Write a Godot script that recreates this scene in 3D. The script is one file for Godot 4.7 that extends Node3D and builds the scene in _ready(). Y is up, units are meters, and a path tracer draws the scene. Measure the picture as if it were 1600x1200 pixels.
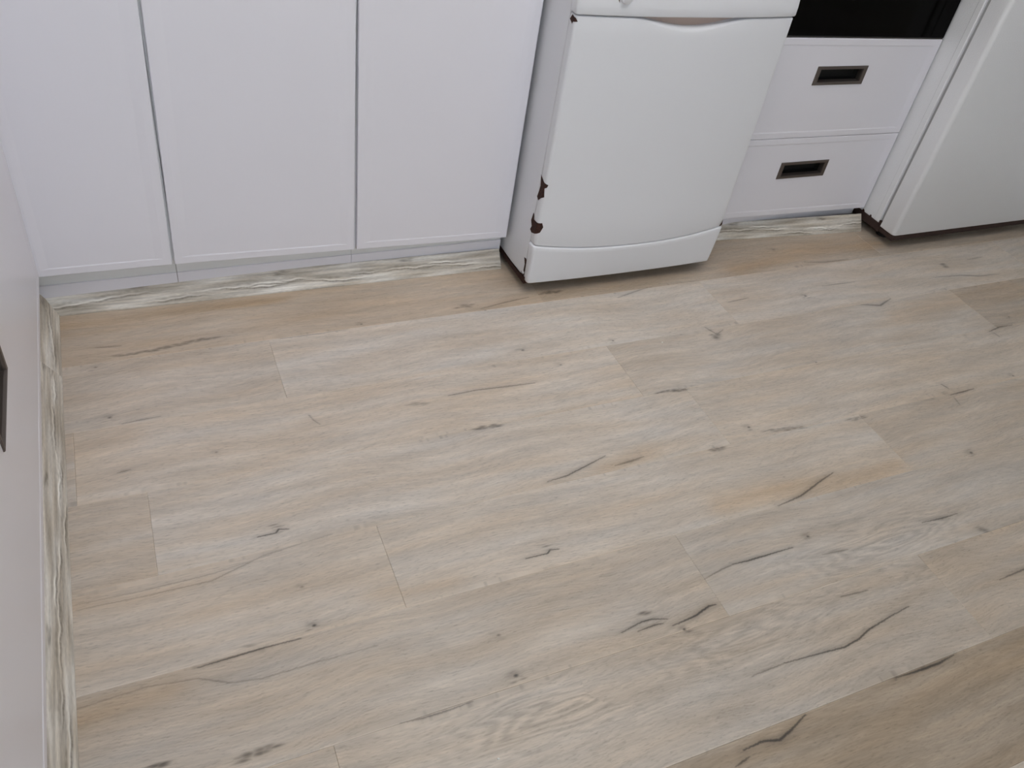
extends Node3D
# A kitchen corner: white base cabinets, a slim white dishwasher with chipped edges, an oven unit, a fridge and a laminate floor.

var taken := {}
var marks := []
var white_door: StandardMaterial3D
var carcass: StandardMaterial3D
var enamel: StandardMaterial3D
var rust: StandardMaterial3D
var black: StandardMaterial3D
var steel: StandardMaterial3D
var skirt_mat: StandardMaterial3D

func _ready():
	# ---- camera, environment, lamps, exposure
	var cam := Camera3D.new()
	cam.name = "camera"
	add_child(cam)
	cam.position = Vector3(0.2069, 1.2741, 1.751)
	cam.rotation_degrees = Vector3(-40.6534, -29.7666, 10.5141)
	cam.fov = 49.7056
	cam.near = 0.02
	cam.current = true
	var we := WorldEnvironment.new()
	we.name = "environment"
	var env := Environment.new()
	env.background_mode = Environment.BG_COLOR
	env.background_color = Color(0.90, 0.95, 1.0)
	env.background_energy_multiplier = 6.0
	env.tonemap_mode = Environment.TONE_MAPPER_LINEAR
	env.tonemap_exposure = 1.0
	env.sdfgi_enabled = true
	env.ssao_enabled = true
	env.ssil_enabled = true
	we.environment = env
	add_child(we)
	ceiling_lamp(Vector3(1.1, 2.5, 0.75), Vector2(1.1, 1.1), 1.6, Color(1.0, 0.985, 0.97))

	# ---- materials
	white_door = mat(Color(0.912, 0.905, 0.932), 0.28)
	carcass = mat(Color(0.88, 0.88, 0.88), 0.5)
	enamel = mat(Color(0.90, 0.902, 0.918), 0.32)
	rust = mat(Color(0.29, 0.16, 0.12), 0.85)
	rust.albedo_texture = noise_tex(11, 0.06, Color(0.55, 0.5, 0.5), Color(1, 0.95, 0.9))
	rust.uv1_triplanar = true
	rust.uv1_scale = Vector3(6, 6, 6)
	black = mat(Color(0.02, 0.017, 0.017), 0.7)
	steel = mat(Color(0.42, 0.39, 0.375), 0.38, 0.75)

	room()
	list_marks()
	lay_floor()
	skirtings()
	back_cabinets()
	oven_cabinet()
	left_cabinet()
	dishwasher()
	fridge()
	crumbs()

# ------------------------------------------------------------------ helpers
func mat(c: Color, rough: float, metal := 0.0) -> StandardMaterial3D:
	var m := StandardMaterial3D.new()
	m.albedo_color = c
	m.roughness = rough
	m.metallic = metal
	return m

func noise_tex(sd: int, freq: float, a: Color, b: Color) -> NoiseTexture2D:
	var n := FastNoiseLite.new()
	n.seed = sd
	n.frequency = freq
	var t := NoiseTexture2D.new()
	t.width = 256
	t.height = 256
	t.seamless = true
	t.noise = n
	var g := Gradient.new()
	g.set_color(0, a)
	g.set_color(1, b)
	t.color_ramp = g
	return t

func numbered(called: String) -> String:
	if not taken.has(called):
		taken[called] = 0
		return called
	taken[called] += 1
	return "%s_%03d" % [called, taken[called]]

func tag(o: Node, label := "", category := "", group := "", kind := ""):
	if label: o.set_meta("label", label)
	if category: o.set_meta("category", category)
	if group: o.set_meta("group", group)
	if kind: o.set_meta("kind", kind)

func thing(called: String, label: String, category: String, at := Vector3.ZERO, turn := 0.0, group := "") -> Node3D:
	var o := Node3D.new()
	o.name = numbered(called)
	add_child(o, true)
	o.position = at
	o.rotation.y = turn
	tag(o, label, category, group)
	return o

func begin(smooth := false) -> SurfaceTool:
	var st := SurfaceTool.new()
	st.begin(Mesh.PRIMITIVE_TRIANGLES)
	st.set_smooth_group(0 if smooth else -1)
	return st

func build(st: SurfaceTool, called: String, m: Material, parent: Node) -> MeshInstance3D:
	st.generate_normals()
	var o := MeshInstance3D.new()
	o.mesh = st.commit()
	o.name = called
	o.material_override = m
	parent.add_child(o, true)
	return o

# a, b, c, d run counter-clockwise as seen from outside
func quad(st: SurfaceTool, a: Vector3, b: Vector3, c: Vector3, d: Vector3, uv := []):
	var p := [a, c, b, a, d, c]
	var k := [0, 2, 1, 0, 3, 2]
	for i in 6:
		if uv: st.set_uv(uv[k[i]])
		st.add_vertex(p[i])

func tri_out(st: SurfaceTool, a: Vector3, b: Vector3, c: Vector3, middle: Vector3):
	var out := (b - a).cross(c - a).dot((a + b + c) / 3.0 - middle) > 0.0
	for p in ([a, c, b] if out else [a, b, c]): st.add_vertex(p)

# a box from low to high with chamfered edges
func box(st: SurfaceTool, low: Vector3, high: Vector3, bevel := 0.0015):
	var mid := (low + high) * 0.5
	var half := (high - low) * 0.5
	var at := func(s: Vector3, axis: int) -> Vector3:
		var h := half - Vector3.ONE * bevel
		h[axis] = half[axis]
		return mid + s * h
	for axis in 3:
		var u := (axis + 1) % 3
		var v := (axis + 2) % 3
		for side in [-1.0, 1.0]:
			var c := []
			for k in [[-1, -1], [1, -1], [1, 1], [-1, 1]]:
				var s := Vector3.ZERO
				s[axis] = side
				s[u] = k[0]
				s[v] = k[1]
				c.append(at.call(s, axis))
			tri_out(st, c[0], c[1], c[2], mid)
			tri_out(st, c[0], c[2], c[3], mid)
		for a in [-1.0, 1.0]:          # the chamfers along this axis
			for b in [-1.0, 1.0]:
				var s0 := Vector3.ZERO
				s0[axis] = -1.0
				s0[u] = a
				s0[v] = b
				var s1 := s0
				s1[axis] = 1.0
				tri_out(st, at.call(s0, u), at.call(s1, u), at.call(s1, v), mid)
				tri_out(st, at.call(s0, u), at.call(s1, v), at.call(s0, v), mid)
	for x in [-1.0, 1.0]:
		for y in [-1.0, 1.0]:
			for z in [-1.0, 1.0]:
				var s := Vector3(x, y, z)
				tri_out(st, at.call(s, 0), at.call(s, 1), at.call(s, 2), mid)

func slab(called: String, low: Vector3, high: Vector3, m: Material, parent: Node, bevel := 0.0015) -> MeshInstance3D:
	var st := begin()
	box(st, low, high, bevel)
	return build(st, called, m, parent)

# rows of points, each row left to right, rows from bottom to top, as seen from outside
func grid(st: SurfaceTool, rows: Array):
	for r in rows.size() - 1:
		for i in rows[r].size() - 1:
			quad(st, rows[r][i], rows[r][i + 1], rows[r + 1][i + 1], rows[r + 1][i])

func inset(c: Array, dx: float, dy: float, z: float) -> Array:
	return [Vector3(c[0].x + dx, c[0].y + dy, z), Vector3(c[1].x - dx, c[1].y + dy, z), Vector3(c[2].x - dx, c[2].y - dy, z), Vector3(c[3].x + dx, c[3].y - dy, z)]

func rings(st: SurfaceTool, loops: Array, cap: bool):
	for k in loops.size() - 1:
		var o = loops[k]
		var n = loops[k + 1]
		for i in o.size():
			var j: int = (i + 1) % o.size()
			quad(st, o[i], o[j], n[j], n[i])
	if cap:
		var e = loops[-1]
		for i in range(1, e.size() - 1):
			for p in [e[0], e[i + 1], e[i]]: st.add_vertex(p)

# a cabinet front facing +z: corners bottom left, bottom right, top right, top left; a shallow routed field; perhaps a hole
func front_panel(c: Array, z: float, thick: float, field: float, hole := []) -> SurfaceTool:
	var st := begin()
	var loops := [inset(c, 0.0015, 0.0015, z - thick), inset(c, 0, 0, z - thick), inset(c, 0, 0, z - 0.0015), inset(c, 0.0015, 0.0015, z)]
	if field > 0.0:
		loops.append(inset(c, field - 0.003, field - 0.003, z))
		loops.append(inset(c, field + 0.014, field, z - 0.0011))
		loops.append(inset(c, field + 0.018, field + 0.004, z - 0.0011))
	if hole:
		loops.append(hole)
	rings(st, loops, hole.is_empty())
	return st

func rect(x0: float, x1: float, y0: float, y1: float, z: float) -> Array:
	return [Vector3(x0, y0, z), Vector3(x1, y0, z), Vector3(x1, y1, z), Vector3(x0, y1, z)]

# a recessed pull: a metal frame on the front and a dark pocket behind it
func recessed_pull(x0: float, x1: float, y0: float, y1: float, z: float, parent: Node, fx := 0.0130, fy := 0.0085):
	var c := rect(x0, x1, y0, y1, z)
	var st := begin()
	rings(st, [inset(c, 0.003, 0.003, z - 0.010), inset(c, 0, 0, z - 0.001), inset(c, 0, 0, z + 0.0008), inset(c, 0.0012, 0.0012, z + 0.002), inset(c, fx, fy, z + 0.0012), inset(c, fx + 0.0012, fy + 0.001, z - 0.003), inset(c, fx + 0.0012, fy + 0.001, z - 0.016)], false)
	var f := build(st, "handle_frame", steel, parent)
	tag(f, "bronze toned metal handle frame")
	st = begin()
	var q := inset(c, fx + 0.0012, fy + 0.001, z)
	rings(st, [inset(q, -0.0025, -0.0025, z - 0.012), inset(q, -0.0025, -0.0025, z - 0.017), inset(q, 0.002, 0.001, z - 0.032)], true)
	build(st, "handle_pocket", black, parent)

func cylinder(st: SurfaceTool, base: Vector3, r0: float, r1: float, h: float, n := 20):
	for i in n:
		var a := TAU * i / n
		var b := TAU * (i + 1) / n
		var p0 := base + Vector3(cos(a) * r0, 0, sin(a) * r0)
		var p1 := base + Vector3(cos(b) * r0, 0, sin(b) * r0)
		var q0 := base + Vector3(cos(a) * r1, h, sin(a) * r1)
		var q1 := base + Vector3(cos(b) * r1, h, sin(b) * r1)
		quad(st, p1, p0, q0, q1)
		for p in [q0, q1, base + Vector3(0, h, 0)]: st.add_vertex(p)
		for p in [p1, p0, base]: st.add_vertex(p)

# ------------------------------------------------------------------ the room
func ceiling_lamp(at: Vector3, size: Vector2, energy: float, tint: Color):
	var t := thing("ceiling_lamp", "square white flush panel lamp on the kitchen ceiling", "lamp", at)
	var hx := size.x * 0.5
	var hz := size.y * 0.5
	slab("frame", Vector3(-hx - 0.02, -0.035, -hz - 0.02), Vector3(hx + 0.02, -0.0005, hz + 0.02), mat(Color(0.85, 0.85, 0.85), 0.5), t, 0.003)
	var glow := mat(Color(0.9, 0.9, 0.9), 0.6)
	glow.emission_enabled = true
	glow.emission = tint
	glow.emission_energy_multiplier = 1.2
	slab("diffuser", Vector3(-hx, -0.040, -hz), Vector3(hx, -0.034, hz), glow, t, 0.001)
	var l := AreaLight3D.new()
	l.name = "lamp_light"
	l.area_size = size
	l.area_normalize_energy = true
	l.light_energy = energy
	l.light_color = tint
	l.area_range = 9.0
	l.area_attenuation = 2.0
	l.shadow_enabled = true
	t.add_child(l)
	l.position = Vector3(0, -0.046, 0)
	l.rotation_degrees = Vector3(-90, 0, 0)

func wall(called: String, low: Vector3, high: Vector3):
	var o := slab(called, low, high, mat(Color(0.86, 0.85, 0.83), 0.9), self, 0.001)
	tag(o, "", "", "", "structure")

func room():
	wall("wall_back", Vector3(-0.9, 0, -0.80), Vector3(3.5, 2.5, -0.65))
	wall("wall_left", Vector3(-0.9, 0, -0.65), Vector3(-0.75, 2.5, 3.4))
	wall("wall_right", Vector3(3.35, 0, -0.65), Vector3(3.5, 2.5, 3.4))
	# the wall behind the camera; its unseen window is added as front fill light
	var st := begin()
	for b in [[-0.9, -0.25, 0.0, 2.5], [1.25, 3.5, 0.0, 2.5], [-0.25, 1.25, 0.0, 0.95], [-0.25, 1.25, 2.2, 2.5]]:
		box(st, Vector3(b[0], b[2], 3.4), Vector3(b[1], b[3], 3.55), 0.0005)
	tag(build(st, "wall_front", mat(Color(0.86, 0.85, 0.83), 0.9), self), "", "", "", "structure")
	st = begin()
	for b in [[-0.25, -0.2, 0.95, 2.2], [1.2, 1.25, 0.95, 2.2], [-0.2, 1.2, 0.95, 1.0], [-0.2, 1.2, 2.15, 2.2], [0.48, 0.52, 1.0, 2.15]]:
		box(st, Vector3(b[0], b[2], 3.45), Vector3(b[1], b[3], 3.52), 0.003)
	tag(build(st, "added_window_1", mat(Color(0.9, 0.9, 0.9), 0.4), self), "", "", "", "structure")
	wall("ceiling", Vector3(-0.9, 2.5, -0.8), Vector3(3.5, 2.65, 3.55))

# ------------------------------------------------------------------ the floor
func mark(kind: String, strength: float, wide: float, p: Array):
	marks.append([kind, strength, wide, p])

func strip_noise(sd: int, w: int, h: int, freq: float, full_w: int, full_h: int, octaves := 3) -> PackedByteArray:
	var n := FastNoiseLite.new()
	n.noise_type = FastNoiseLite.TYPE_SIMPLEX_SMOOTH
	n.seed = sd
	n.frequency = freq
	n.fractal_type = FastNoiseLite.FRACTAL_FBM
	n.fractal_octaves = octaves
	var im := n.get_image(w, h)
	im.convert(Image.FORMAT_L8)
	if w != full_w or h != full_h: im.resize(full_w, full_h, Image.INTERPOLATE_CUBIC)
	return im.get_data()

# darkening (0..1) and warmth of the knots, cracks, rings and painted warm tints that fall on this board
func stamp(a: PackedFloat32Array, w: int, h: int, cx: float, cy: float, rx: float, ry: float, s: float):
	for y in range(maxi(0, int(cy - ry * 2.2)), mini(h, int(cy + ry * 2.2) + 2)):
		for x in range(maxi(0, int(cx - rx * 2.2)), mini(w, int(cx + rx * 2.2) + 2)):
			var d := pow((x - cx) / rx, 2) + pow((y - cy) / ry, 2)
			var v := s * exp(-d)
			if v > a[y * w + x]: a[y * w + x] = v

func board_image(x0: float, x1: float, z0: float, z1: float, sd: int, tone := 0.0, tan_bias := 0.0) -> ImageTexture:
	var rng := RandomNumberGenerator.new()
	rng.seed = sd * 7 + 3
	var w := int(clampf((x1 - x0) * 836.0, 64, 1024))
	var h := 168
	var px := w / (x1 - x0)
	var pz := h / (z1 - z0)
	var broad := strip_noise(sd, maxi(8, w / 24), h / 4, 0.09, w, h)
	var warmth := strip_noise(sd + 50, maxi(8, w / 30), h / 4, 0.07, w, h)
	var streak := strip_noise(sd + 100, maxi(16, w / 18), h, 0.055, w, h)
	var fine := strip_noise(sd + 150, maxi(16, w / 14), h, 0.33, w, h)
	var pores := strip_noise(sd + 200, maxi(16, w / 6), h, 0.42, w, h)
	var wave := strip_noise(sd + 250, w / 16, 1, 0.05, w, 1, 1)
	var dark := PackedFloat32Array()
	dark.resize(w * h)
	var warm := dark.duplicate()
	var ring := dark.duplicate()
	for m in marks:
		var p = m[3]
		var wide: float = m[2] * 0.001
		var s: float = m[1]
		var reach: float = 0.45 if m[0] == "rings" else 0.12
		var hit := false
		for i in range(0, p.size(), 2):
			if p[i] > x0 - reach and p[i] < x1 + reach and p[i + 1] > z0 - 0.02 and p[i + 1] < z1 + 0.02: hit = true
		if not hit: continue
		if m[0] == "knot":
			var cx: float = (p[0] - x0) * px
			var cy: float = (p[1] - z0) * pz
			stamp(dark, w, h, cx, cy, wide * px * 0.55, wide * pz * 0.38, s)
			stamp(dark, w, h, cx - 3, cy - 4, wide * px * 1.7, wide * pz * 0.8, s * 0.3)
			for k in 3: stamp(dark, w, h, cx + rng.randf_range(-9, 9), cy + rng.randf_range(-9, 9), wide * px * 0.9, wide * pz * 0.2, s * 0.35)
		elif m[0] == "rings":
			var cx: float = (p[0] - x0) * px
			var cy: float = (p[1] - z0) * pz
			for y in h:
				for x in range(maxi(0, int(cx - 330)), mini(w, int(cx + 330))):
					var dx := absf(x - cx) / 300.0
					var dy := absf(y - cy) / 75.0
					var r := sqrt(dx * dx + dy * dy)
					if r < 1.0: ring[y * w + x] = s * (1.0 - r) * sin(r * 44.0 + broad[y * w + x] * 0.055 + streak[y * w + x] * 0.03)
		else:
			for i in range(0, p.size() - 2, 2):
				var a := Vector2((p[i] - x0) * px, (p[i + 1] - z0) * pz)
				var b := Vector2((p[i + 2] - x0) * px, (p[i + 3] - z0) * pz)
				var n := int(a.distance_to(b) / (1.2 if m[0] == "crack" else 4.0)) + 1
				for k in n:
					var q := a.lerp(b, float(k) / n)
					var along: float = (i + 2.0 * k / n) / (p.size() - 2.0)
					var taper := 0.35 + 0.65 * sin(PI * clampf(along, 0.04, 0.96))
					if m[0] == "crack":
						stamp(dark, w, h, q.x, q.y + rng.randf_range(-0.5, 0.5), 1.8, maxf(wide * pz * 0.5 * taper, 0.75), s * (0.6 + 0.4 * taper))
						if k % 5 == 0: stamp(dark, w, h, q.x, q.y - 1.0, 9.0, wide * pz * 1.6, s * 0.22 * taper)
					elif m[0] == "smudge":
						stamp(dark, w, h, q.x + rng.randf_range(-5, 5), q.y + rng.randf_range(-0.4, 0.4) * wide * pz, 8.0, wide * pz * 0.38 * taper, s * rng.randf_range(0.6, 1.1))
					else:
						stamp(warm, w, h, q.x, q.y, 34.0, wide * pz * 0.55, s * 0.9)
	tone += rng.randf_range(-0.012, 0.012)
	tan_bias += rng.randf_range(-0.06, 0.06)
	var data := PackedByteArray()
	data.resize(w * h * 3)
	for y in h:
		for x in w:
			var i := y * w + x
			var j := clampi(y + (wave[x] - 128) / 14, 0, h - 1) * w + x
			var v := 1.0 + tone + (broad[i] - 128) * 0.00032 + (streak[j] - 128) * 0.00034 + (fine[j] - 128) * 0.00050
			var po := pores[j]
			if po > 160: v -= (po - 160) * 0.0017
			v += ring[i] * 0.17
			var t := clampf(0.42 + tan_bias + (warmth[i] - 128) * 0.0020 + (streak[j] - 128) * 0.0004 + warm[i] * 1.25, 0.0, 1.45)
			var d := 1.0 - dark[i] * 0.72
			v *= d
			var e := minf(minf(x, w - 1 - x), minf(y, h - 1 - y))
			if e < 2.0: v = minf(v + 0.05, 1.08)
			data[i * 3] = clampi(int((WOOD_A.r + (WOOD_B.r - WOOD_A.r) * t) * v * 255.0), 0, 255)
			data[i * 3 + 1] = clampi(int((WOOD_A.g + (WOOD_B.g - WOOD_A.g) * t - dark[i] * 0.01) * v * 255.0), 0, 255)
			data[i * 3 + 2] = clampi(int((WOOD_A.b + (WOOD_B.b - WOOD_A.b) * t - dark[i] * 0.015) * v * 255.0), 0, 255)
	return ImageTexture.create_from_image(Image.create_from_data(w, h, false, Image.FORMAT_RGB8, data))

const WOOD_A := Color(0.792, 0.767, 0.742)
const WOOD_B := Color(0.755, 0.678, 0.592)

func plank(x0: float, x1: float, z0: float, z1: float, m: Material, parent: Node):
	var st := begin()
	var top := []
	var edge := []
	var low := []
	var ut := []
	var g := 0.0001
	for k in [[0, 1], [1, 1], [1, 0], [0, 0]]:
		var x := lerpf(x0 + g, x1 - g, k[0])
		var z := lerpf(z0 + g, z1 - g, k[1])
		var sx: float = 1 - 2 * k[0]
		var sz: float = 1 - 2 * k[1]
		low.append(Vector3(x, -0.009, z))
		edge.append(Vector3(x, -0.0006, z))
		top.append(Vector3(x + sx * 0.0007, 0, z + sz * 0.0007))
		ut.append(Vector2(0.002 + 0.996 * k[0], 0.006 + 0.988 * k[1]))
	for i in 4:
		var j := (i + 1) % 4
		quad(st, low[i], low[j], edge[j], edge[i], [ut[i], ut[j], ut[j], ut[i]])
		quad(st, edge[i], edge[j], top[j], top[i], [ut[i], ut[j], ut[j], ut[i]])
	quad(st, top[0], top[1], top[2], top[3], ut)
	build(st, "plank", m, parent)

func wood_mat(tex: Texture2D) -> StandardMaterial3D:
	var m := mat(Color.WHITE, 0.40)
	m.albedo_texture = tex
	m.metallic_specular = 0.6
	return m

func lay_floor():
	var f := Node3D.new()
	f.name = "floor"
	add_child(f)
	tag(f, "", "", "", "structure")
	slab("subfloor", Vector3(-0.75, -0.12, -0.65), Vector3(3.35, -0.009, 3.4), mat(Color(0.55, 0.5, 0.45), 0.9), f, 0.001)
	var lines := [-0.022, 0.176, 0.385, 0.581, 0.779, 0.971, 1.169, 1.3735, 1.572, 1.77]
	var joints := [1.158, 0.436, 0.015, 0.135, 0.525, -0.135, 0.347, 0.70, 0.2]
	var long := 1.225
	var spare: Material = null
	var sd := 1
	for r in 9:
		var x: float = joints[r] - 2.0 * long
		while x < 3.34:
			var a := maxf(x, -0.74)
			var b := minf(x + long, 3.34)
			x += long
			if b - a < 0.03 or b < -0.03: continue
			sd += 1
			# some boards are browner; the tones also paint light falloff across the rows: [row, a point on the board, tone, tan]
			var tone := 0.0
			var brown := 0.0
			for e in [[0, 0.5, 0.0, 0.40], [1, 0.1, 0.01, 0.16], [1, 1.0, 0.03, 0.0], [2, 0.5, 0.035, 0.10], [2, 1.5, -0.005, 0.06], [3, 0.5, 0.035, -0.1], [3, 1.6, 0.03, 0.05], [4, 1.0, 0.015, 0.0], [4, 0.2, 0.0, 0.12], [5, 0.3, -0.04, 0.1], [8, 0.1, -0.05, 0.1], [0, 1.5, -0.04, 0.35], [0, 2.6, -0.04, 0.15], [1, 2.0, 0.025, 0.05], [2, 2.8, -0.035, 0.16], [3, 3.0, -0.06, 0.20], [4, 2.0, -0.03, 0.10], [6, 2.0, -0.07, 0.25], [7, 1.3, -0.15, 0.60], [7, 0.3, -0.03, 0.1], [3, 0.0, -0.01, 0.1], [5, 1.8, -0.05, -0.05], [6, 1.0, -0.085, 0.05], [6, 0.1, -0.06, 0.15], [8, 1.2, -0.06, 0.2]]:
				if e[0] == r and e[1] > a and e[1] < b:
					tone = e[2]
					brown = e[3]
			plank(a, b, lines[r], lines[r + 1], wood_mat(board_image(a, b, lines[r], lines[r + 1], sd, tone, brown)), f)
	# boards behind the cabinets and behind the camera share prints
	var prints := []
	for k in 3: prints.append(wood_mat(board_image(8.0 + k * 2, 9.225 + k * 2, 8.0, 8.198, 400 + k)))
	var k := 0
	for z in [[-0.22, -0.022], [-0.42, -0.22], [-0.62, -0.42], [1.77, 1.97], [1.97, 2.17], [2.17, 2.37], [2.37, 2.57], [2.57, 2.77], [2.77, 2.97], [2.97, 3.17], [3.17, 3.38]]:
		var x := -0.74 - 0.37 * (k % 3)
		while x < 3.3:
			var a := maxf(x, -0.74)
			var b := minf(x + long, 3.34)
			if b - a > 0.05: plank(a, b, z[0], z[1], prints[k % 3], f)
			x += long
			k += 1

# cracks, knots, smudges, growth rings and warm patches of the oak print, plus edge warmth of the light painted in: kind, strength, width in mm, points (x, z) on the floor in metres
func list_marks():
	mark("crack", .5, 2, [0.070, 0.121, 0.103, 0.125, 0.122, 0.126])
	mark("smudge", .45, 9, [0.106, 0.160, 0.179, 0.158, 0.224, 0.152, 0.269, 0.144, 0.334, 0.139])
	mark("knot", .4, 7, [0.064, 0.190])
	mark("knot", .6, 7, [0.082, 0.356])
	mark("crack", .45, 3, [0.104, 0.381, 0.135, 0.378, 0.178, 0.377])
	mark("crack", .4, 2, [0.464, 0.178, 0.556, 0.179, 0.627, 0.177])
	mark("knot", .6, 6, [0.661, 0.164])
	mark("knot", .4, 6, [0.271, 0.509])
	mark("crack", .5, 3, [0.089, 0.516, 0.112, 0.513])
	mark("crack", .35, 2, [0.469, 0.448, 0.476, 0.468, 0.486, 0.483])
	mark("smudge", .4, 14, [0.922, 0.146, 0.963, 0.146])
	mark("crack", .6, 2.5, [0.977, 0.167, 1.055, 0.154, 1.125, 0.145])
	mark("knot", .4, 6, [0.987, 0.177])
	mark("smudge", .5, 12, [1.167, 0.136, 1.226, 0.136])
	mark("crack", .5, 3, [1.374, 0.200, 1.422, 0.188, 1.487, 0.173])
	mark("crack", .5, 4, [2.070, 0.155, 2.148, 0.167, 2.239, 0.169])
	mark("knot", .35, 12, [2.012, 0.071])
	mark("smudge", .5, 18, [2.562, 0.256, 2.566, 0.287])
	mark("crack", .55, 4, [2.473, 0.317, 2.577, 0.326, 2.647, 0.344, 2.730, 0.349])
	mark("crack", .4, 4, [2.681, 0.256, 2.761, 0.251])
	mark("knot", .7, 9, [1.952, 0.311])
	mark("crack", .4, 3, [2.043, 0.279, 2.169, 0.281])
	mark("crack", .5, 3, [1.690, 0.288, 1.767, 0.282])
	mark("crack", .6, 7, [2.101, 0.387, 2.162, 0.404, 2.225, 0.381])
	mark("smudge", .5, 24, [1.551, 0.412, 1.576, 0.412])
	mark("crack", .5, 3, [1.550, 0.375, 1.569, 0.410, 1.599, 0.397])
	mark("knot", .6, 8, [1.019, 0.351])
	mark("knot", .6, 6, [1.267, 0.369])
	mark("knot", .5, 6, [1.088, 0.426])
	mark("crack", .65, 2.5, [0.783, 0.464, 0.855, 0.462, 0.925, 0.468, 0.998, 0.472])
	mark("smudge", .3, 10, [0.689, 0.471, 0.724, 0.478])
	mark("smudge", .6, 9, [1.286, 0.579, 1.363, 0.586])
	mark("smudge", .55, 10, [0.801, 0.580, 0.864, 0.585])
	mark("knot", .5, 6, [1.775, 0.579])
	mark("knot", .7, 7, [1.439, 0.742])
	mark("smudge", .35, 9, [1.470, 0.764, 1.583, 0.780])
	mark("smudge", .4, 8, [1.707, 0.789, 1.762, 0.790])
	mark("smudge", .45, 10, [1.302, 0.783, 1.338, 0.786])
	mark("crack", .7, 6, [2.421, 0.590, 2.473, 0.580, 2.525, 0.582])
	mark("crack", .4, 4, [2.430, 0.598, 2.433, 0.620])
	mark("knot", .5, 7, [2.555, 0.546])
	mark("crack", .6, 4, [2.071, 0.741, 2.079, 0.762])
	mark("crack", .65, 5, [2.064, 0.784, 2.155, 0.781])
	mark("crack", .3, 4, [2.067, 0.792, 2.059, 0.823])
	mark("knot", .6, 7, [2.319, 0.767])
	mark("knot", .7, 9, [1.946, 0.966])
	mark("crack", .7, 3.5, [0.896, 0.767, 0.943, 0.763, 1.006, 0.746, 1.053, 0.733])
	mark("crack", .5, 6, [1.060, 0.765, 1.102, 0.763, 1.137, 0.758])
	mark("crack", .75, 4.5, [1.355, 0.968, 1.423, 0.959, 1.496, 0.936, 1.546, 0.922])
	mark("crack", .95, 2.2, [0.311, 0.743, 0.344, 0.743, 0.350, 0.736, 0.368, 0.741])
	mark("smudge", .35, 6, [0.343, 0.724, 0.352, 0.730])
	mark("crack", .95, 2.2, [0.774, 0.935, 0.819, 0.936, 0.827, 0.930, 0.846, 0.933])
	mark("smudge", .35, 6, [0.823, 0.916, 0.832, 0.925])
	mark("knot", .85, 7, [0.364, 0.956])
	mark("knot", .35, 7, [0.361, 0.874])
	mark("crack", .85, 3, [0.176, 0.976, 0.211, 0.975, 0.241, 0.974, 0.277, 0.973, 0.340, 0.974])
	mark("smudge", .35, 6, [0.253, 0.962, 0.264, 0.960])
	mark("crack", .3, 3, [-0.002, 0.990, 0.099, 0.985, 0.174, 0.995, 0.219, 1.018, 0.267, 1.026, 0.360, 1.025, 0.457, 1.026])
	mark("crack", .3, 2.5, [0.005, 0.811, 0.114, 0.815, 0.218, 0.816, 0.311, 0.788, 0.442, 0.774])
	mark("crack", .25, 2.5, [0.005, 0.800, 0.115, 0.803, 0.220, 0.802, 0.345, 0.786])
	mark("knot", .85, 8, [0.659, 1.151])
	mark("knot", .4, 7, [0.660, 1.071])
	mark("crack", .55, 3, [0.453, 1.168, 0.489, 1.172, 0.531, 1.173, 0.576, 1.171])
	mark("crack", .8, 3, [0.874, 1.135, 0.919, 1.127, 0.943, 1.128, 0.971, 1.137])
	mark("crack", .8, 3, [0.904, 1.142, 0.938, 1.140, 0.958, 1.142])
	mark("smudge", .5, 9, [0.933, 1.108, 0.941, 1.117])
	mark("crack", .95, 4.5, [0.973, 1.152, 1.025, 1.147, 1.061, 1.137, 1.078, 1.138])
	mark("knot", .8, 6, [0.989, 1.165])
	mark("crack", .45, 3, [1.091, 1.082, 1.141, 1.072, 1.179, 1.069])
	mark("crack", .95, 3.5, [1.167, 1.069, 1.205, 1.071, 1.250, 1.071, 1.317, 1.071])
	mark("knot", .7, 7, [1.367, 1.057])
	mark("crack", .4, 3, [1.367, 1.105, 1.431, 1.111])
	mark("crack", .75, 3.5, [1.649, 1.102, 1.703, 1.106, 1.753, 1.106])
	mark("smudge", .5, 9, [1.770, 1.152, 1.785, 1.169])
	mark("crack", .65, 4, [1.703, 1.273, 1.781, 1.270, 1.862, 1.269])
	mark("crack", .55, 2.5, [1.334, 1.201, 1.400, 1.206])
	mark("crack", .5, 2.5, [1.059, 1.285, 1.132, 1.283])
	mark("crack", .9, 3.5, [1.132, 1.283, 1.202, 1.288, 1.265, 1.293, 1.304, 1.288, 1.337, 1.278, 1.404, 1.268, 1.456, 1.262])
	mark("crack", .9, 5, [1.318, 1.375, 1.385, 1.379, 1.421, 1.379, 1.464, 1.375])
	mark("crack", .95, 5, [0.966, 1.392, 1.004, 1.390, 1.036, 1.398, 1.067, 1.390, 1.108, 1.376])
	mark("crack", .7, 4, [0.938, 1.410, 0.970, 1.404])
	mark("smudge", .7, 8, [0.096, 1.115, 0.118, 1.115])
	mark("smudge", .5, 10, [0.213, 1.146, 0.232, 1.143, 0.272, 1.140])
	mark("warm", .5, 60, [1.235, 0.933, 1.377, 0.927, 1.508, 0.945, 1.717, 0.949])
	mark("warm", .35, 45, [1.048, 0.758, 1.149, 0.752])
	mark("warm", .35, 30, [0.005, 0.806, 0.084, 0.816, 0.219, 0.813])
	mark("warm", .35, 40, [-0.002, 1.013, 0.062, 1.002, 0.126, 1.002])
	mark("warm", .4, 30, [0.008, 0.029, 0.212, 0.024, 0.480, 0.028])  # warmth of the light along the floor edge, painted into the boards
	mark("warm", .3, 50, [-0.002, 0.424, 0.113, 0.418])
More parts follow.
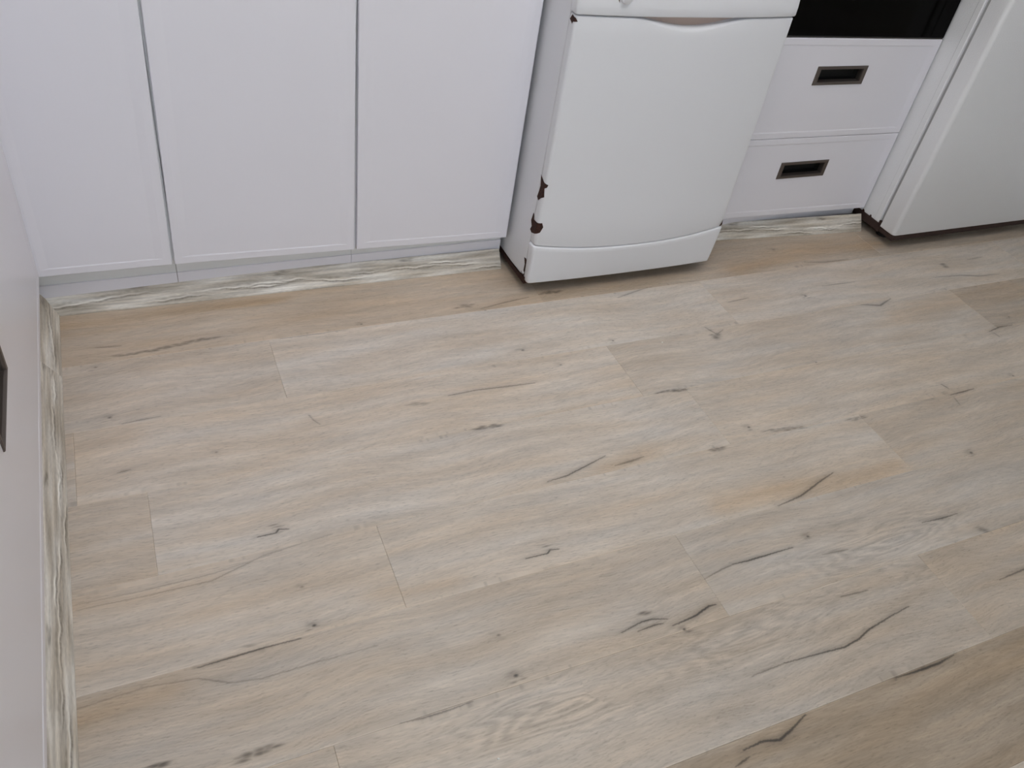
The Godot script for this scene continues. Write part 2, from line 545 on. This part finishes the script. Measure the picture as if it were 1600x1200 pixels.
	mark("warm", .5, 60, [1.818, 0.142, 2.094, 0.105, 2.419, 0.106])
	mark("warm", .35, 60, [2.183, 0.450, 2.456, 0.442, 2.729, 0.429])
	mark("warm", .3, 45, [1.176, 0.051, 1.384, 0.124])
	mark("warm", .25, 40, [0.495, 0.934, 0.613, 0.942])
	mark("rings", .5, 0, [0.743, 1.227])
	mark("rings", .5, 0, [1.320, 1.193])
	mark("rings", .4, 0, [1.531, 1.118])
	mark("rings", .35, 0, [1.120, 1.210])

# ------------------------------------------------------------------ skirting boards: strips of laminate leaning on the plinths
func skirt_image() -> ImageTexture:
	var w := 1536
	var h := 88
	var rng := RandomNumberGenerator.new()
	rng.seed = 77
	var broad := strip_noise(901, 64, 22, 0.10, w, h)
	var streak := strip_noise(902, 110, h, 0.075, w, h)
	var fine := strip_noise(903, 300, h, 0.35, w, h)
	var light := PackedFloat32Array()
	light.resize(w * h)
	var dark := light.duplicate()
	# wavy pale ridges with a dark flank that wander along the strip
	var x := 0.0
	while x < w:
		var n := rng.randi_range(90, 210)
		var y := rng.randf_range(36, 76)
		var ph := rng.randf() * TAU
		var drift := rng.randf_range(-0.10, 0.10)
		for k in range(0, n, 2):
			var tp := sin(PI * k / n)
			var yy := y + drift * k + 3.2 * sin(k * 0.045 + ph) + 1.2 * sin(k * 0.17 + ph * 2.0)
			stamp(light, w, h, x + k, yy, 3.0, 1.0 + 1.7 * tp, 0.95 * tp)
			stamp(dark, w, h, x + k, yy + 5.5, 4.0, 1.0 + 2.4 * tp, 0.55 * tp * rng.randf_range(0.5, 1.0))
			if k % 6 == 0: stamp(dark, w, h, x + k, yy - 9.0, 9.0, 2.5 + 2.5 * tp, 0.28 * tp * rng.randf())
		x += n * rng.randf_range(0.35, 0.8)
	for k in 5:
		var cx := 215.0 + 330.0 * k
		for q in 7: stamp(dark, w, h, cx + rng.randf_range(-14, 14), 12 + rng.randf_range(-5, 9), 10, 3.0, rng.randf_range(0.3, 0.55))
	var data := PackedByteArray()
	data.resize(w * h * 3)
	for y in h:
		for xx in w:
			var i := y * w + xx
			var v := 0.94 + (broad[i] - 128) * 0.0009 + (streak[i] - 128) * 0.0009 + (fine[i] - 128) * 0.0005
			v *= 1.0 - dark[i] * 0.52
			v += light[i] * 0.16
			var t := clampf(0.52 + (broad[i] - 128) * -0.005 + dark[i] * 0.6 - light[i] * 0.5, 0.0, 1.0)
			data[i * 3] = clampi(int(lerpf(0.87, 0.81, t) * v * 255), 0, 255)
			data[i * 3 + 1] = clampi(int(lerpf(0.855, 0.765, t) * v * 255), 0, 255)
			data[i * 3 + 2] = clampi(int(lerpf(0.83, 0.70, t) * v * 255), 0, 255)
	return ImageTexture.create_from_image(Image.create_from_data(w, h, false, Image.FORMAT_RGB8, data))

# a strip runs from a to b; out is the way its face looks; the ends may be mitred (lengthened by the depth behind the toe)
func skirting(called: String, a: Vector3, b: Vector3, out: Vector3, mitre_a: float, mitre_b: float, tall_a: float, tall_b: float, u0: float):
	var st := begin()
	var along := (b - a).normalized()
	var prof := [Vector2(0, 0.0004), Vector2(-0.0008, 0.0035), Vector2(-0.029, 0.97), Vector2(-0.0305, 1.0), Vector2(-0.034, 0.97), Vector2(-0.0345, 0.0004)]
	var ra := []
	var rb := []
	var va := []
	for p in prof:
		var ya: float = p.y * tall_a if p.y > 0.01 else p.y
		var yb: float = p.y * tall_b if p.y > 0.01 else p.y
		ra.append(a + out * p.x + along * (p.x * mitre_a) + Vector3(0, ya, 0))
		rb.append(b + out * p.x - along * (p.x * mitre_b) + Vector3(0, yb, 0))
		va.append(1.0 - clampf(p.y if p.y > 0.01 else 0.0, 0.0, 1.0) * 0.98)
	var n := 12
	for i in prof.size():
		var j := (i + 1) % prof.size()
		for k in n:
			var t0 := float(k) / n
			var t1 := float(k + 1) / n
			var c := [ra[i].lerp(rb[i], t0), ra[i].lerp(rb[i], t1), ra[j].lerp(rb[j], t1), ra[j].lerp(rb[j], t0)]
			var uv := []
			for q in 4: uv.append(Vector2(u0 + (c[q] - a).dot(along) / 1.55, va[i] if q < 2 else va[j]))
			quad(st, c[0], c[1], c[2], c[3], uv)
	for i in range(1, prof.size() - 1):
		for p in [ra[0], ra[i], ra[i + 1]]:
			st.set_uv(Vector2(u0, 0.4))
			st.add_vertex(p)
		for p in [rb[0], rb[i + 1], rb[i]]:
			st.set_uv(Vector2(u0, 0.4))
			st.add_vertex(p)
	var o := build(st, called, skirt_mat, self)
	tag(o, "", "", "", "structure")

func skirtings():
	skirt_mat = mat(Color.WHITE, 0.5)
	skirt_mat.albedo_texture = skirt_image()
	skirting("baseboard_back", Vector3(0, 0, -0.010), Vector3(1.103, 0, 0.005), Vector3(0, 0, 1), 1, 0, 0.052, 0.047, 0.03)
	skirting("baseboard_left", Vector3(0, 0, 1.45), Vector3(0, 0, -0.010), Vector3(1, 0, 0), 0, 1, 0.052, 0.052, 0.2)
	skirting("baseboard_right", Vector3(1.745, 0, -0.019), Vector3(2.414, 0, 0.032), Vector3(0, 0, 1), 0, 0, 0.043, 0.051, 0.46)

# ------------------------------------------------------------------ cabinets
func base_cabinet(label: String, x0: float, x1: float, c: Array, group: String):
	var t := thing("base_cabinet", label, "cabinet", Vector3(x0, 0, -0.3), 0.0, group)
	var o := Vector3(x0, 0, -0.3)
	var low: float = minf(c[0].y, c[1].y) + 0.003
	slab("body", Vector3(x0 - 0.3 if x0 < 0.0 else x0, low, -0.62) - o, Vector3(x1, 0.86, -0.0125) - o, carcass, t)
	var left: float = x0 - 0.04 if x0 < 0.0 else x0
	slab("plinth", Vector3(left, 0, -0.055) - o, Vector3(x1, low, -0.036) - o, carcass, t, 0.0008)
	slab("plinth_strip", Vector3(left, 0.03, -0.0362) - o, Vector3(x1, 0.072, -0.0325) - o, white_door, t, 0.001)
	var cc := []
	for p in c: cc.append(p - Vector3(x0, 0, 0))
	var d := build(front_panel(cc, 0.0, 0.0120, 0.0205), "door", white_door, t)
	d.position = Vector3(0, 0, 0.3)

func back_cabinets():
	base_cabinet("narrow white cabinet door in the left corner, partly behind the left drawer unit", -0.016, 0.2645, [Vector3(-0.0300, 0.1180, 0), Vector3(0.2565, 0.1172, 0), Vector3(0.2680, 0.858, 0), Vector3(-0.0300, 0.858, 0)], "")
	base_cabinet("widest white cabinet door, the middle one of the three flat doors", 0.2652, 0.687, [Vector3(0.2622, 0.1170, 0), Vector3(0.6865, 0.1082, 0), Vector3(0.6795, 0.858, 0), Vector3(0.2738, 0.858, 0)], "")
	base_cabinet("white cabinet door directly left of the chipped dishwasher", 0.6876, 1.108, [Vector3(0.6926, 0.1078, 0), Vector3(1.107, 0.0985, 0), Vector3(1.109, 0.858, 0), Vector3(0.6856, 0.858, 0)], "")

func oven_cabinet():
	var x0 := 1.738
	var x1 := 2.416
	var o := Vector3(2.077, 0, -0.3)
	var t := thing("oven_cabinet", "white two-drawer cabinet under the black oven, between dishwasher and fridge", "cabinet", o)
	var st := begin()
	box(st, Vector3(x0, 0.08, -0.62) - o, Vector3(x1, 0.625, -0.042) - o)
	box(st, Vector3(x0, 0.08, -0.05) - o, Vector3(x0 + 0.018, 0.625, -0.0205) - o)
	box(st, Vector3(x1 - 0.018, 0.08, -0.05) - o, Vector3(x1, 0.625, -0.0205) - o)
	box(st, Vector3(x0, 0.335, -0.05) - o, Vector3(x1, 0.355, -0.0205) - o)
	build(st, "body", carcass, t)
	slab("plinth", Vector3(x0, 0, -0.06) - o, Vector3(x1, 0.082, -0.042) - o, carcass, t, 0.0008)
	slab("plinth_strip", Vector3(x0, 0.03, -0.043) - o, Vector3(x1, 0.070, -0.036) - o, white_door, t, 0.001)
	var spots := [[0.0875, 0.0725, 0.3425, 0.3365, 0.209, 0.2625], [0.3440, 0.3380, 0.632, 0.6245, 0.4995, 0.5525]]
	for s in spots:
		var c := [Vector3(x0, s[0], 0), Vector3(x1, s[1], 0), Vector3(x1, s[3], 0), Vector3(x0, s[2], 0)]
		var hole := rect(1.9865, 2.1675, s[4] + 0.001, s[5] - 0.001, -0.0011)
		var d := build(front_panel(c, 0.0, 0.019, 0.0205, hole), "drawer", white_door, t)
		d.position = -o
		recessed_pull(1.985, 2.169, s[4], s[5], 0.0, d)
	# the oven above
	var ov := thing("oven", "black glass oven front above the two white drawers", "oven", Vector3(2.077, 0.634, -0.3))
	o = Vector3(2.077, 0.634, -0.3)
	slab("body", Vector3(x0, 0.634, -0.6) - o, Vector3(x1, 1.22, -0.025) - o, mat(Color(0.1, 0.1, 0.1), 0.5), ov)
	var glass := mat(Color(0.009, 0.006, 0.006), 0.12)
	glass.metallic_specular = 0.18
	st = front_panel([Vector3(x0, 0.638, 0), Vector3(2.4165, 0.6285, 0), Vector3(2.4165, 1.09, 0), Vector3(x0, 1.09, 0)], 0.0, 0.024, 0.0)
	build(st, "door_glass", glass, ov).position = -o
	st = front_panel([Vector3(x0, 1.094, 0), Vector3(2.4165, 1.094, 0), Vector3(2.4165, 1.215, 0), Vector3(x0, 1.215, 0)], 0.0, 0.024, 0.0)
	build(st, "control_panel", glass, ov).position = -o
	st = front_panel([Vector3(x0, 0.6345, 0), Vector3(2.4165, 0.625, 0), Vector3(2.4165, 0.628, 0), Vector3(x0, 0.6375, 0)], -0.002, 0.02, 0.0)
	build(st, "bottom_trim", steel, ov).position = -o
	st = begin()
	box(st, Vector3(1.85, 1.03, 0.04) - o, Vector3(2.30, 1.05, 0.055) - o, 0.004)
	for x in [1.88, 2.26]: box(st, Vector3(x, 1.032, -0.001) - o, Vector3(x + 0.015, 1.048, 0.045) - o, 0.002)
	build(st, "handle", steel, ov)

func left_cabinet():
	# built facing +z, then turned to face +x; its front stands 18 mm behind the toe of the skirting
	var t := thing("drawer_cabinet", "white drawer unit along the left edge of the picture with a dark recessed pull", "cabinet", Vector3(-0.018, 0, 0.70), PI / 2)
	slab("body", Vector3(-0.76, 0.118, -0.70), Vector3(0.6995, 0.86, -0.0205), carcass, t)
	slab("plinth", Vector3(-0.76, 0, -0.055), Vector3(0.6995, 0.117, -0.032), carcass, t, 0.0008)
	var lx := 0.010      # local x of the pull's middle (world z = 0.70 - local x)
	var c := rect(-0.76, 0.6998, 0.1155, 0.505, 0)
	var hole := rect(lx - 0.0905, lx + 0.0905, 0.3565, 0.4075, -0.0011)
	var d := build(front_panel(c, 0.0, 0.019, 0.0205, hole), "drawer", white_door, t)
	recessed_pull(lx - 0.092, lx + 0.092, 0.3555, 0.4085, 0.0, d, 0.007, 0.0025)
	c = rect(-0.76, 0.6998, 0.5085, 0.858, 0)
	hole = rect(lx - 0.0905, lx + 0.0905, 0.7065, 0.7575, -0.0011)
	d = build(front_panel(c, 0.0, 0.019, 0.0205, hole), "drawer", white_door, t)
	recessed_pull(lx - 0.092, lx + 0.092, 0.7055, 0.7585, 0.0, d, 0.007, 0.0025)

# ------------------------------------------------------------------ dishwasher
const DW_L := 1.120
const DW_R := 1.712
const DW_M := 1.416
const BULGE := 0.013

# the outline of the bowed door seen from above, left side -> front -> right side; off moves it inwards
func bow(off: float, bulge := BULGE, face := 0.138) -> Array:
	var pts := []
	var r := 0.009
	var half := (DW_R - DW_L) * 0.5 - off
	var zf := face - off
	for z in [0.113, 0.121]: pts.append(Vector2(DW_M - half, minf(z, zf - r)))
	for k in 6:
		var a := PI * 0.5 * k / 5.0
		pts.append(Vector2(DW_M - half + r - r * cos(a), zf - r + r * sin(a)))
	var w := half - r
	for k in range(1, 32):
		var u := -1.0 + 2.0 * k / 32.0
		pts.append(Vector2(DW_M + u * w, zf + bulge * (1.0 - pow(absf(u), 2.4))))
	for k in 6:
		var a := PI * 0.5 * (1.0 - k / 5.0)
		pts.append(Vector2(DW_M + half - r + r * cos(a), zf - r + r * sin(a)))
	for z in [0.121, 0.113]: pts.append(Vector2(DW_M + half, minf(z, zf - r)))
	return pts

func bow_row(off: float, y: float, bulge := BULGE, face := 0.138) -> Array:
	var row := []
	for p in bow(off, bulge, face): row.append(Vector3(p.x, y, p.y))
	return row

# the joint between door and kick panel sags towards the middle
func sag(x: float) -> float:
	return 0.020 * (1.0 - pow(minf(absf((x - DW_M) / 0.296), 1.0), 2.2))

func scoop(x: float) -> float:
	var q := (x - 1.415) / 0.165
	return pow(1.0 - q * q, 2) if absf(q) < 1.0 else 0.0

# a flake of missing enamel that bends round the door's left edge: outline as (z along the side, y)
func chip(outline: Array, parent: Node, o: Vector3):
	var st := begin()
	var poly := PackedVector2Array(outline)
	var edge_at := func(s: float, y: float) -> Vector3:
		var r := 0.009
		var start := 0.138 - r
		var e := 0.0006
		if s <= start: return Vector3(DW_L - e, y, s)
		var a := (s - start) / r
		if a < PI * 0.5: return Vector3(DW_L + r - (r + e) * cos(a), y, start + (r + e) * sin(a))
		var dx := (a - PI * 0.5) * r
		return Vector3(DW_L + r + dx, y, 0.138 + e + BULGE * (1.0 - pow(absf(-1.0 + dx / 0.287), 2.4)))
	var s := 0.09
	while s < 0.17:
		for part in Geometry2D.intersect_polygons(poly, PackedVector2Array([Vector2(s, 0), Vector2(s + 0.0022, 0), Vector2(s + 0.0022, 1), Vector2(s, 1)])):
			var idx := Geometry2D.triangulate_polygon(part)
			for k in range(0, idx.size(), 3):
				var tri := []
				for q in 3: tri.append(edge_at.call(part[idx[k + q]].x, part[idx[k + q]].y) - o)
				tri_out(st, tri[0], tri[1], tri[2], Vector3(DW_M, part[0].y, 0.05) - o)
		s += 0.0022
	build(st, "rust_chip", rust, parent)

func dishwasher():
	var o := Vector3(DW_M, 0, -0.2)
	var t := thing("dishwasher", "white freestanding dishwasher with bowed door and rusty chipped left edge", "dishwasher", o)
	var st := begin()
	box(st, Vector3(DW_L, 0.036, -0.52) - o, Vector3(DW_R + 0.006, 0.83, 0.1095) - o, 0.002)
	build(st, "body", enamel, t)
	slab("top_cover", Vector3(DW_L - 0.001, 0.8305, -0.52) - o, Vector3(DW_R + 0.001, 0.855, 0.125) - o, enamel, t, 0.004)
	# rusty base rail, higher at the front
	st = begin()
	var rail := []
	for p in [[0.006, -0.5], [0.024, 0.116], [0.0445, 0.116], [0.0375, 0.08], [0.036, 0.02], [0.0355, -0.5]]: rail.append(Vector2(p[1], p[0]))
	for i in rail.size():
		var a: Vector2 = rail[i]
		var b: Vector2 = rail[(i + 1) % rail.size()]
		tri_out(st, Vector3(DW_L - 0.0008, a.y, a.x) - o, Vector3(DW_R, a.y, a.x) - o, Vector3(DW_R, b.y, b.x) - o, Vector3(DW_M, 0.03, 0) - o)
		tri_out(st, Vector3(DW_L - 0.0008, a.y, a.x) - o, Vector3(DW_R, b.y, b.x) - o, Vector3(DW_L - 0.0008, b.y, b.x) - o, Vector3(DW_M, 0.03, 0) - o)
		if i > 0 and i < rail.size() - 1:
			for x in [DW_L - 0.0008, DW_R]: tri_out(st, Vector3(x, rail[0].y, rail[0].x) - o, Vector3(x, a.y, a.x) - o, Vector3(x, b.y, b.x) - o, Vector3(DW_M, 0.03, 0) - o)
	tag(build(st, "base_rail", rust, t), "dark rusty base rail")
	st = begin()
	for p in [[DW_L + 0.04, -0.45, 0.02], [DW_R - 0.04, -0.45, 0.02], [DW_L + 0.05, 0.03, 0.03], [DW_R - 0.05, 0.03, 0.03]]:
		var ft := begin()
		cylinder(ft, Vector3(p[0], 0.0003, p[1]) - o, 0.02, 0.014, p[2])
		build(ft, "foot", black, t)
	# door: bowed panel whose top dips in the middle to leave the grip
	st = begin(true)
	var rows := [bow_row(0.012, 0.1575), bow_row(0.003, 0.1575), bow_row(0.0008, 0.1583), bow_row(0.0, 0.1605)]
	for r in rows:
		for i in r.size(): r[i].y -= sag(r[i].x)
	for k in 9: rows.append(bow_row(0.0, lerpf(0.1605, 0.690, (k + 1) / 9.0)))
	for k in range(1, 9):
		var a := PI * 0.5 * k / 8.0
		var full := bow(0.0)
		var row := []
		for p in full:
			var g := scoop(p.x)
			var top := 0.7285 - 0.0190 * g
			var r := 0.004 + 0.010 * g
			var back := r * (1.0 - cos(a))
			var inx := clampf((p.x - DW_M) / 0.296, -1.0, 1.0)
			row.append(Vector3(p.x - back * inx * absf(inx), top - r + r * sin(a), p.y - back * (1.0 - pow(absf(inx), 12.0))))
		rows.append(row)
	var last := []
	for p in rows[-1]: last.append(Vector3(DW_M + (p.x - DW_M) * 0.975, p.y - 0.0005, maxf(p.z - 0.022, 0.112)))
	rows.append(last)
	for r in rows:
		for i in r.size(): r[i] -= o
	grid(st, rows)
	build(st, "door", enamel, t)
	# the hollow behind the grip; shade and warm floor reflection painted into its colour
	st = begin(true)
	rows = [bow_row(0.019, 0.68), bow_row(0.019, 0.729), bow_row(0.014, 0.737)]
	for r in rows:
		for i in r.size(): r[i] -= o
	grid(st, rows)
	tag(build(st, "grip_recess", mat(Color(0.74, 0.66, 0.62), 0.6), t), "hollow behind the grip with shade and floor reflection put into its beige grey")
	# control panel above
	st = begin(true)
	rows = [bow_row(0.022, 0.7312), bow_row(0.002, 0.7312), bow_row(-0.0012, 0.7322), bow_row(-0.0024, 0.7350)]
	for k in 5: rows.append(bow_row(-0.0024 + 0.001 * k, lerpf(0.735, 0.822, (k + 1) / 5.0)))
	rows.append(bow_row(0.004, 0.8275))
	rows.append(bow_row(0.02, 0.8295))
	for r in rows:
		for i in r.size(): r[i] -= o
	grid(st, rows)
	build(st, "control_panel", enamel, t)
	# round dial, only its lower rim in the picture
	var dial := begin(true)
	var cx := 1.2275
	var cy := 0.7725
	var rr := [[0.0, 0.010], [0.0125, 0.010], [0.0145, 0.0085], [0.0155, 0.001], [0.0155, -0.004]]
	for k in rr.size() - 1:
		for i in 28:
			var a := TAU * i / 28
			var b := TAU * (i + 1) / 28
			var pt := func(q: Array, an: float) -> Vector3: return Vector3(cx + q[0] * cos(an), cy + q[0] * sin(an), 0.1445 + q[1]) - o
			quad(dial, pt.call(rr[k + 1], a), pt.call(rr[k + 1], b), pt.call(rr[k], b), pt.call(rr[k], a))
	build(dial, "dial", enamel, t)
	dial = begin(true)
	for i in 28:
		var a := TAU * i / 28
		var b := TAU * (i + 1) / 28
		var lp := func(rad: float, an: float, z: float) -> Vector3: return Vector3(cx + rad * cos(an), cy + rad * sin(an), z) - o
		quad(dial, lp.call(0.0205, a, 0.1435), lp.call(0.0205, b, 0.1435), lp.call(0.0190, b, 0.1475), lp.call(0.0190, a, 0.1475))
		quad(dial, lp.call(0.0190, a, 0.1475), lp.call(0.0190, b, 0.1475), lp.call(0.0150, b, 0.1470), lp.call(0.0150, a, 0.1470))
	tag(build(dial, "dial_ring", mat(Color(0.50, 0.44, 0.41), 0.5), t), "brown grey ring round the dial")
	# kick panel: bowed at its top edge, straight at its foot
	st = begin(true)
	rows = []
	for k in 15:
		var f := maxf(0.0, (k - 4) / 10.0)
		var row := []
		var off: float = [0.014, 0.004, 0.0008, -0.0012, -0.0025][mini(k, 4)]
		var y: float = [0.1560, 0.1560, 0.1552, 0.1535, 0.1510][k] if k < 5 else lerpf(0.1510, 0.0385, f)
		var ease := f * f * 0.4 + f * 0.6
		for p in bow(off, lerpf(BULGE, 0.006, ease), 0.138 - 0.007 * ease): row.append(Vector3(p.x + (DW_M - p.x) * 0.012 * f, y - sag(p.x) * (1.0 - f), p.y) - o)
		rows.append(row)
	for e in [[0.0005, 0.0362], [0.003, 0.0348], [0.012, 0.0345]]:
		var row := []
		for p in bow(-0.0025 + e[0], 0.006, 0.131): row.append(Vector3(p.x + (DW_M - p.x) * 0.012, e[1], p.y) - o)
		rows.append(row)
	rows.reverse()
	grid(st, rows)
	build(st, "kick_panel", enamel, t)
	# flakes of rust: outlines in metres along the side (z) and up (y)
	chip([Vector2(0.1213, 0.7270), Vector2(0.1352, 0.7238), Vector2(0.1400, 0.7170), Vector2(0.1290, 0.7140), Vector2(0.1265, 0.7085), Vector2(0.1132, 0.7150)], t, o)
	chip([Vector2(0.1083, 0.3443), Vector2(0.1180, 0.3390), Vector2(0.1270, 0.3350), Vector2(0.1420, 0.3300), Vector2(0.1400, 0.3230), Vector2(0.1345, 0.3190), Vector2(0.1375, 0.2961), Vector2(0.1290, 0.2900), Vector2(0.1157, 0.2762), Vector2(0.1070, 0.2830), Vector2(0.1120, 0.3000), Vector2(0.1154, 0.3168)], t, o)
	chip([Vector2(0.1039, 0.2349), Vector2(0.1085, 0.2330), Vector2(0.1120, 0.2200), Vector2(0.1290, 0.2215), Vector2(0.1443, 0.2236), Vector2(0.1490, 0.2110), Vector2(0.1430, 0.1960), Vector2(0.1266, 0.1867), Vector2(0.1100, 0.1805), Vector2(0.1010, 0.1850), Vector2(0.1060, 0.1970), Vector2(0.0982, 0.2100)], t, o)
	chip([Vector2(0.0960, 0.0960), Vector2(0.1080, 0.0990), Vector2(0.1125, 0.0960), Vector2(0.1125, 0.0560), Vector2(0.1040, 0.0590), Vector2(0.1050, 0.0800)], t, o)
	chip([Vector2(0.0900, 0.0380), Vector2(0.0930, 0.0520), Vector2(0.0960, 0.0440), Vector2(0.1000, 0.0490), Vector2(0.1040, 0.0470), Vector2(0.1120, 0.0560), Vector2(0.1128, 0.0380)], t, o)
	# a chip at the lower right corner of the door, and scuffs
	st = begin()
	var zc := 0.1388
	for q in [[1.6985, 0.158, 1.7050, 0.158, 1.7030, 0.1660], [1.7050, 0.158, 1.7085, 0.1620, 1.7030, 0.1660], [1.7030, 0.1660, 1.7085, 0.1620, 1.7065, 0.1780]]:
		tri_out(st, Vector3(q[0], q[1], zc + 0.0012) - o, Vector3(q[2], q[3], zc) - o, Vector3(q[4], q[5], zc) - o, Vector3(1.6, 0.165, 0) - o)
	build(st, "rust_chip", rust, t)

# ------------------------------------------------------------------ fridge
func fridge():
	var x0 := 2.424
	var x1 := 3.135
	var o := Vector3((x0 + x1) * 0.5, 0, -0.2)
	var t := thing("fridge", "large white fridge at the right edge with pebbled door and dark base trim", "fridge", o)
	var skin := mat(Color(0.905, 0.908, 0.918), 0.42)
	var n := FastNoiseLite.new()
	n.seed = 5
	n.frequency = 0.09
	var nt := NoiseTexture2D.new()
	nt.width = 256
	nt.height = 256
	nt.seamless = true
	nt.as_normal_map = true
	nt.bump_strength = 2.0
	nt.noise = n
	skin.normal_enabled = true
	skin.normal_texture = nt
	skin.normal_scale = 0.35
	skin.uv1_triplanar = true
	skin.uv1_scale = Vector3(9, 9, 9)
	slab("body", Vector3(x0, 0.056, -0.56) - o, Vector3(x1, 1.66, 0.072) - o, skin, t, 0.003)
	slab("side_flange", Vector3(x0 - 0.003, 0.058, 0.050) - o, Vector3(x0 + 0.01, 1.655, 0.0715) - o, skin, t, 0.0025)
	slab("door_seal", Vector3(x0 + 0.006, 0.05, 0.072) - o, Vector3(x1 - 0.006, 1.655, 0.084) - o, mat(Color(0.66, 0.66, 0.67), 0.7), t, 0.001)
	# door with rounded upright edges
	var st := begin(true)
	var rows := []
	for e in [[0.0495, 0.03], [0.0495, 0.004], [0.0505, 0.0012], [0.0530, 0.0], [0.4, 0.0], [0.8, 0.0], [1.2, 0.0], [1.65, 0.0], [1.6575, 0.003], [1.66, 0.012], [1.66, 0.05]]:
		var row := []
		var r := 0.013
		var off: float = e[1]
		row.append(Vector3(x0 + off, e[0], 0.084) - o)
		row.append(Vector3(x0 + off, e[0], 0.115) - o)
		for k in 6:
			var a := PI * 0.5 * k / 5.0
			row.append(Vector3(x0 + off + r - r * cos(a), e[0], 0.146 - off - r + r * sin(a)) - o)
		for k in range(1, 6): row.append(Vector3(lerpf(x0 + off + r, x1 - off - r, k / 6.0), e[0], 0.146 - off) - o)
		for k in 6:
			var a := PI * 0.5 * (1.0 - k / 5.0)
			row.append(Vector3(x1 - off - r + r * cos(a), e[0], 0.146 - off - r + r * sin(a)) - o)
		row.append(Vector3(x1 - off, e[0], 0.115) - o)
		row.append(Vector3(x1 - off, e[0], 0.084) - o)
		rows.append(row)
	grid(st, rows)
	build(st, "door", skin, t)
	var dark := mat(Color(0.20, 0.13, 0.11), 0.8)
	st = begin()
	box(st, Vector3(x0 - 0.001, 0.030, -0.5) - o, Vector3(x1 - 0.004, 0.0565, 0.084) - o, 0.002)
	box(st, Vector3(x0 + 0.003, 0.030, 0.080) - o, Vector3(x1 - 0.003, 0.0498, 0.1455) - o, 0.004)
	tag(build(st, "base_trim", dark, t), "dark brown rusty base trim")
	slab("hinge", Vector3(x0 - 0.001, 0.05, 0.0725) - o, Vector3(x0 + 0.02, 0.068, 0.0835) - o, dark, t, 0.001)
	for p in [[-0.012, 0.016], [0.026, 0.012]]:
		st = begin()
		var z: float = p[0]
		var w: float = p[1]
		for q in [[z, 0.056, z + w, 0.056, z + w * 0.4, 0.0655], [z + w * 0.4, 0.0655, z + w, 0.056, z + w * 0.8, 0.0625]]:
			tri_out(st, Vector3(x0 - 0.0006, q[1], q[0]) - o, Vector3(x0 - 0.0006, q[3], q[2]) - o, Vector3(x0 - 0.0006, q[5], q[4]) - o, Vector3(x1, 0.06, z) - o)
		build(st, "rust_chip", rust, t)
	for p in [[x0 + 0.06, -0.48], [x1 - 0.06, -0.48], [x0 + 0.06, 0.06], [x1 - 0.06, 0.06]]:
		st = begin()
		cylinder(st, Vector3(p[0], 0.0003, p[1]) - o, 0.022, 0.018, 0.03)
		build(st, "foot", black, t)

func crumbs():
	var rng := RandomNumberGenerator.new()
	rng.seed = 4
	for s in [[0.579, 1.272, 0.0035, "pale crumb on the floor plank at the lower edge of the picture"], [1.397, 0.407, 0.003, "tiny white crumb on the floor in front of the dishwasher"]]:
		var st := begin()
		var ring := []
		for k in 7:
			var a := TAU * k / 7
			var r: float = s[2] * rng.randf_range(0.55, 1.0)
			ring.append(Vector3(cos(a) * r, 0.0001, sin(a) * r * 0.7))
		for k in 7:
			var a: Vector3 = ring[k]
			var b: Vector3 = ring[(k + 1) % 7]
			var up := Vector3(0, s[2] * 0.5, 0)
			tri_out(st, a, b, b * 0.6 + up, Vector3.ZERO)
			tri_out(st, a, b * 0.6 + up, a * 0.6 + up, Vector3.ZERO)
			tri_out(st, a * 0.6 + up, b * 0.6 + up, up * 1.1, Vector3.ZERO)
		var o := build(st, numbered("crumb"), mat(Color(0.9, 0.89, 0.86), 0.8), self)
		o.position = Vector3(s[0], 0, s[1])
		tag(o, s[3], "crumb")
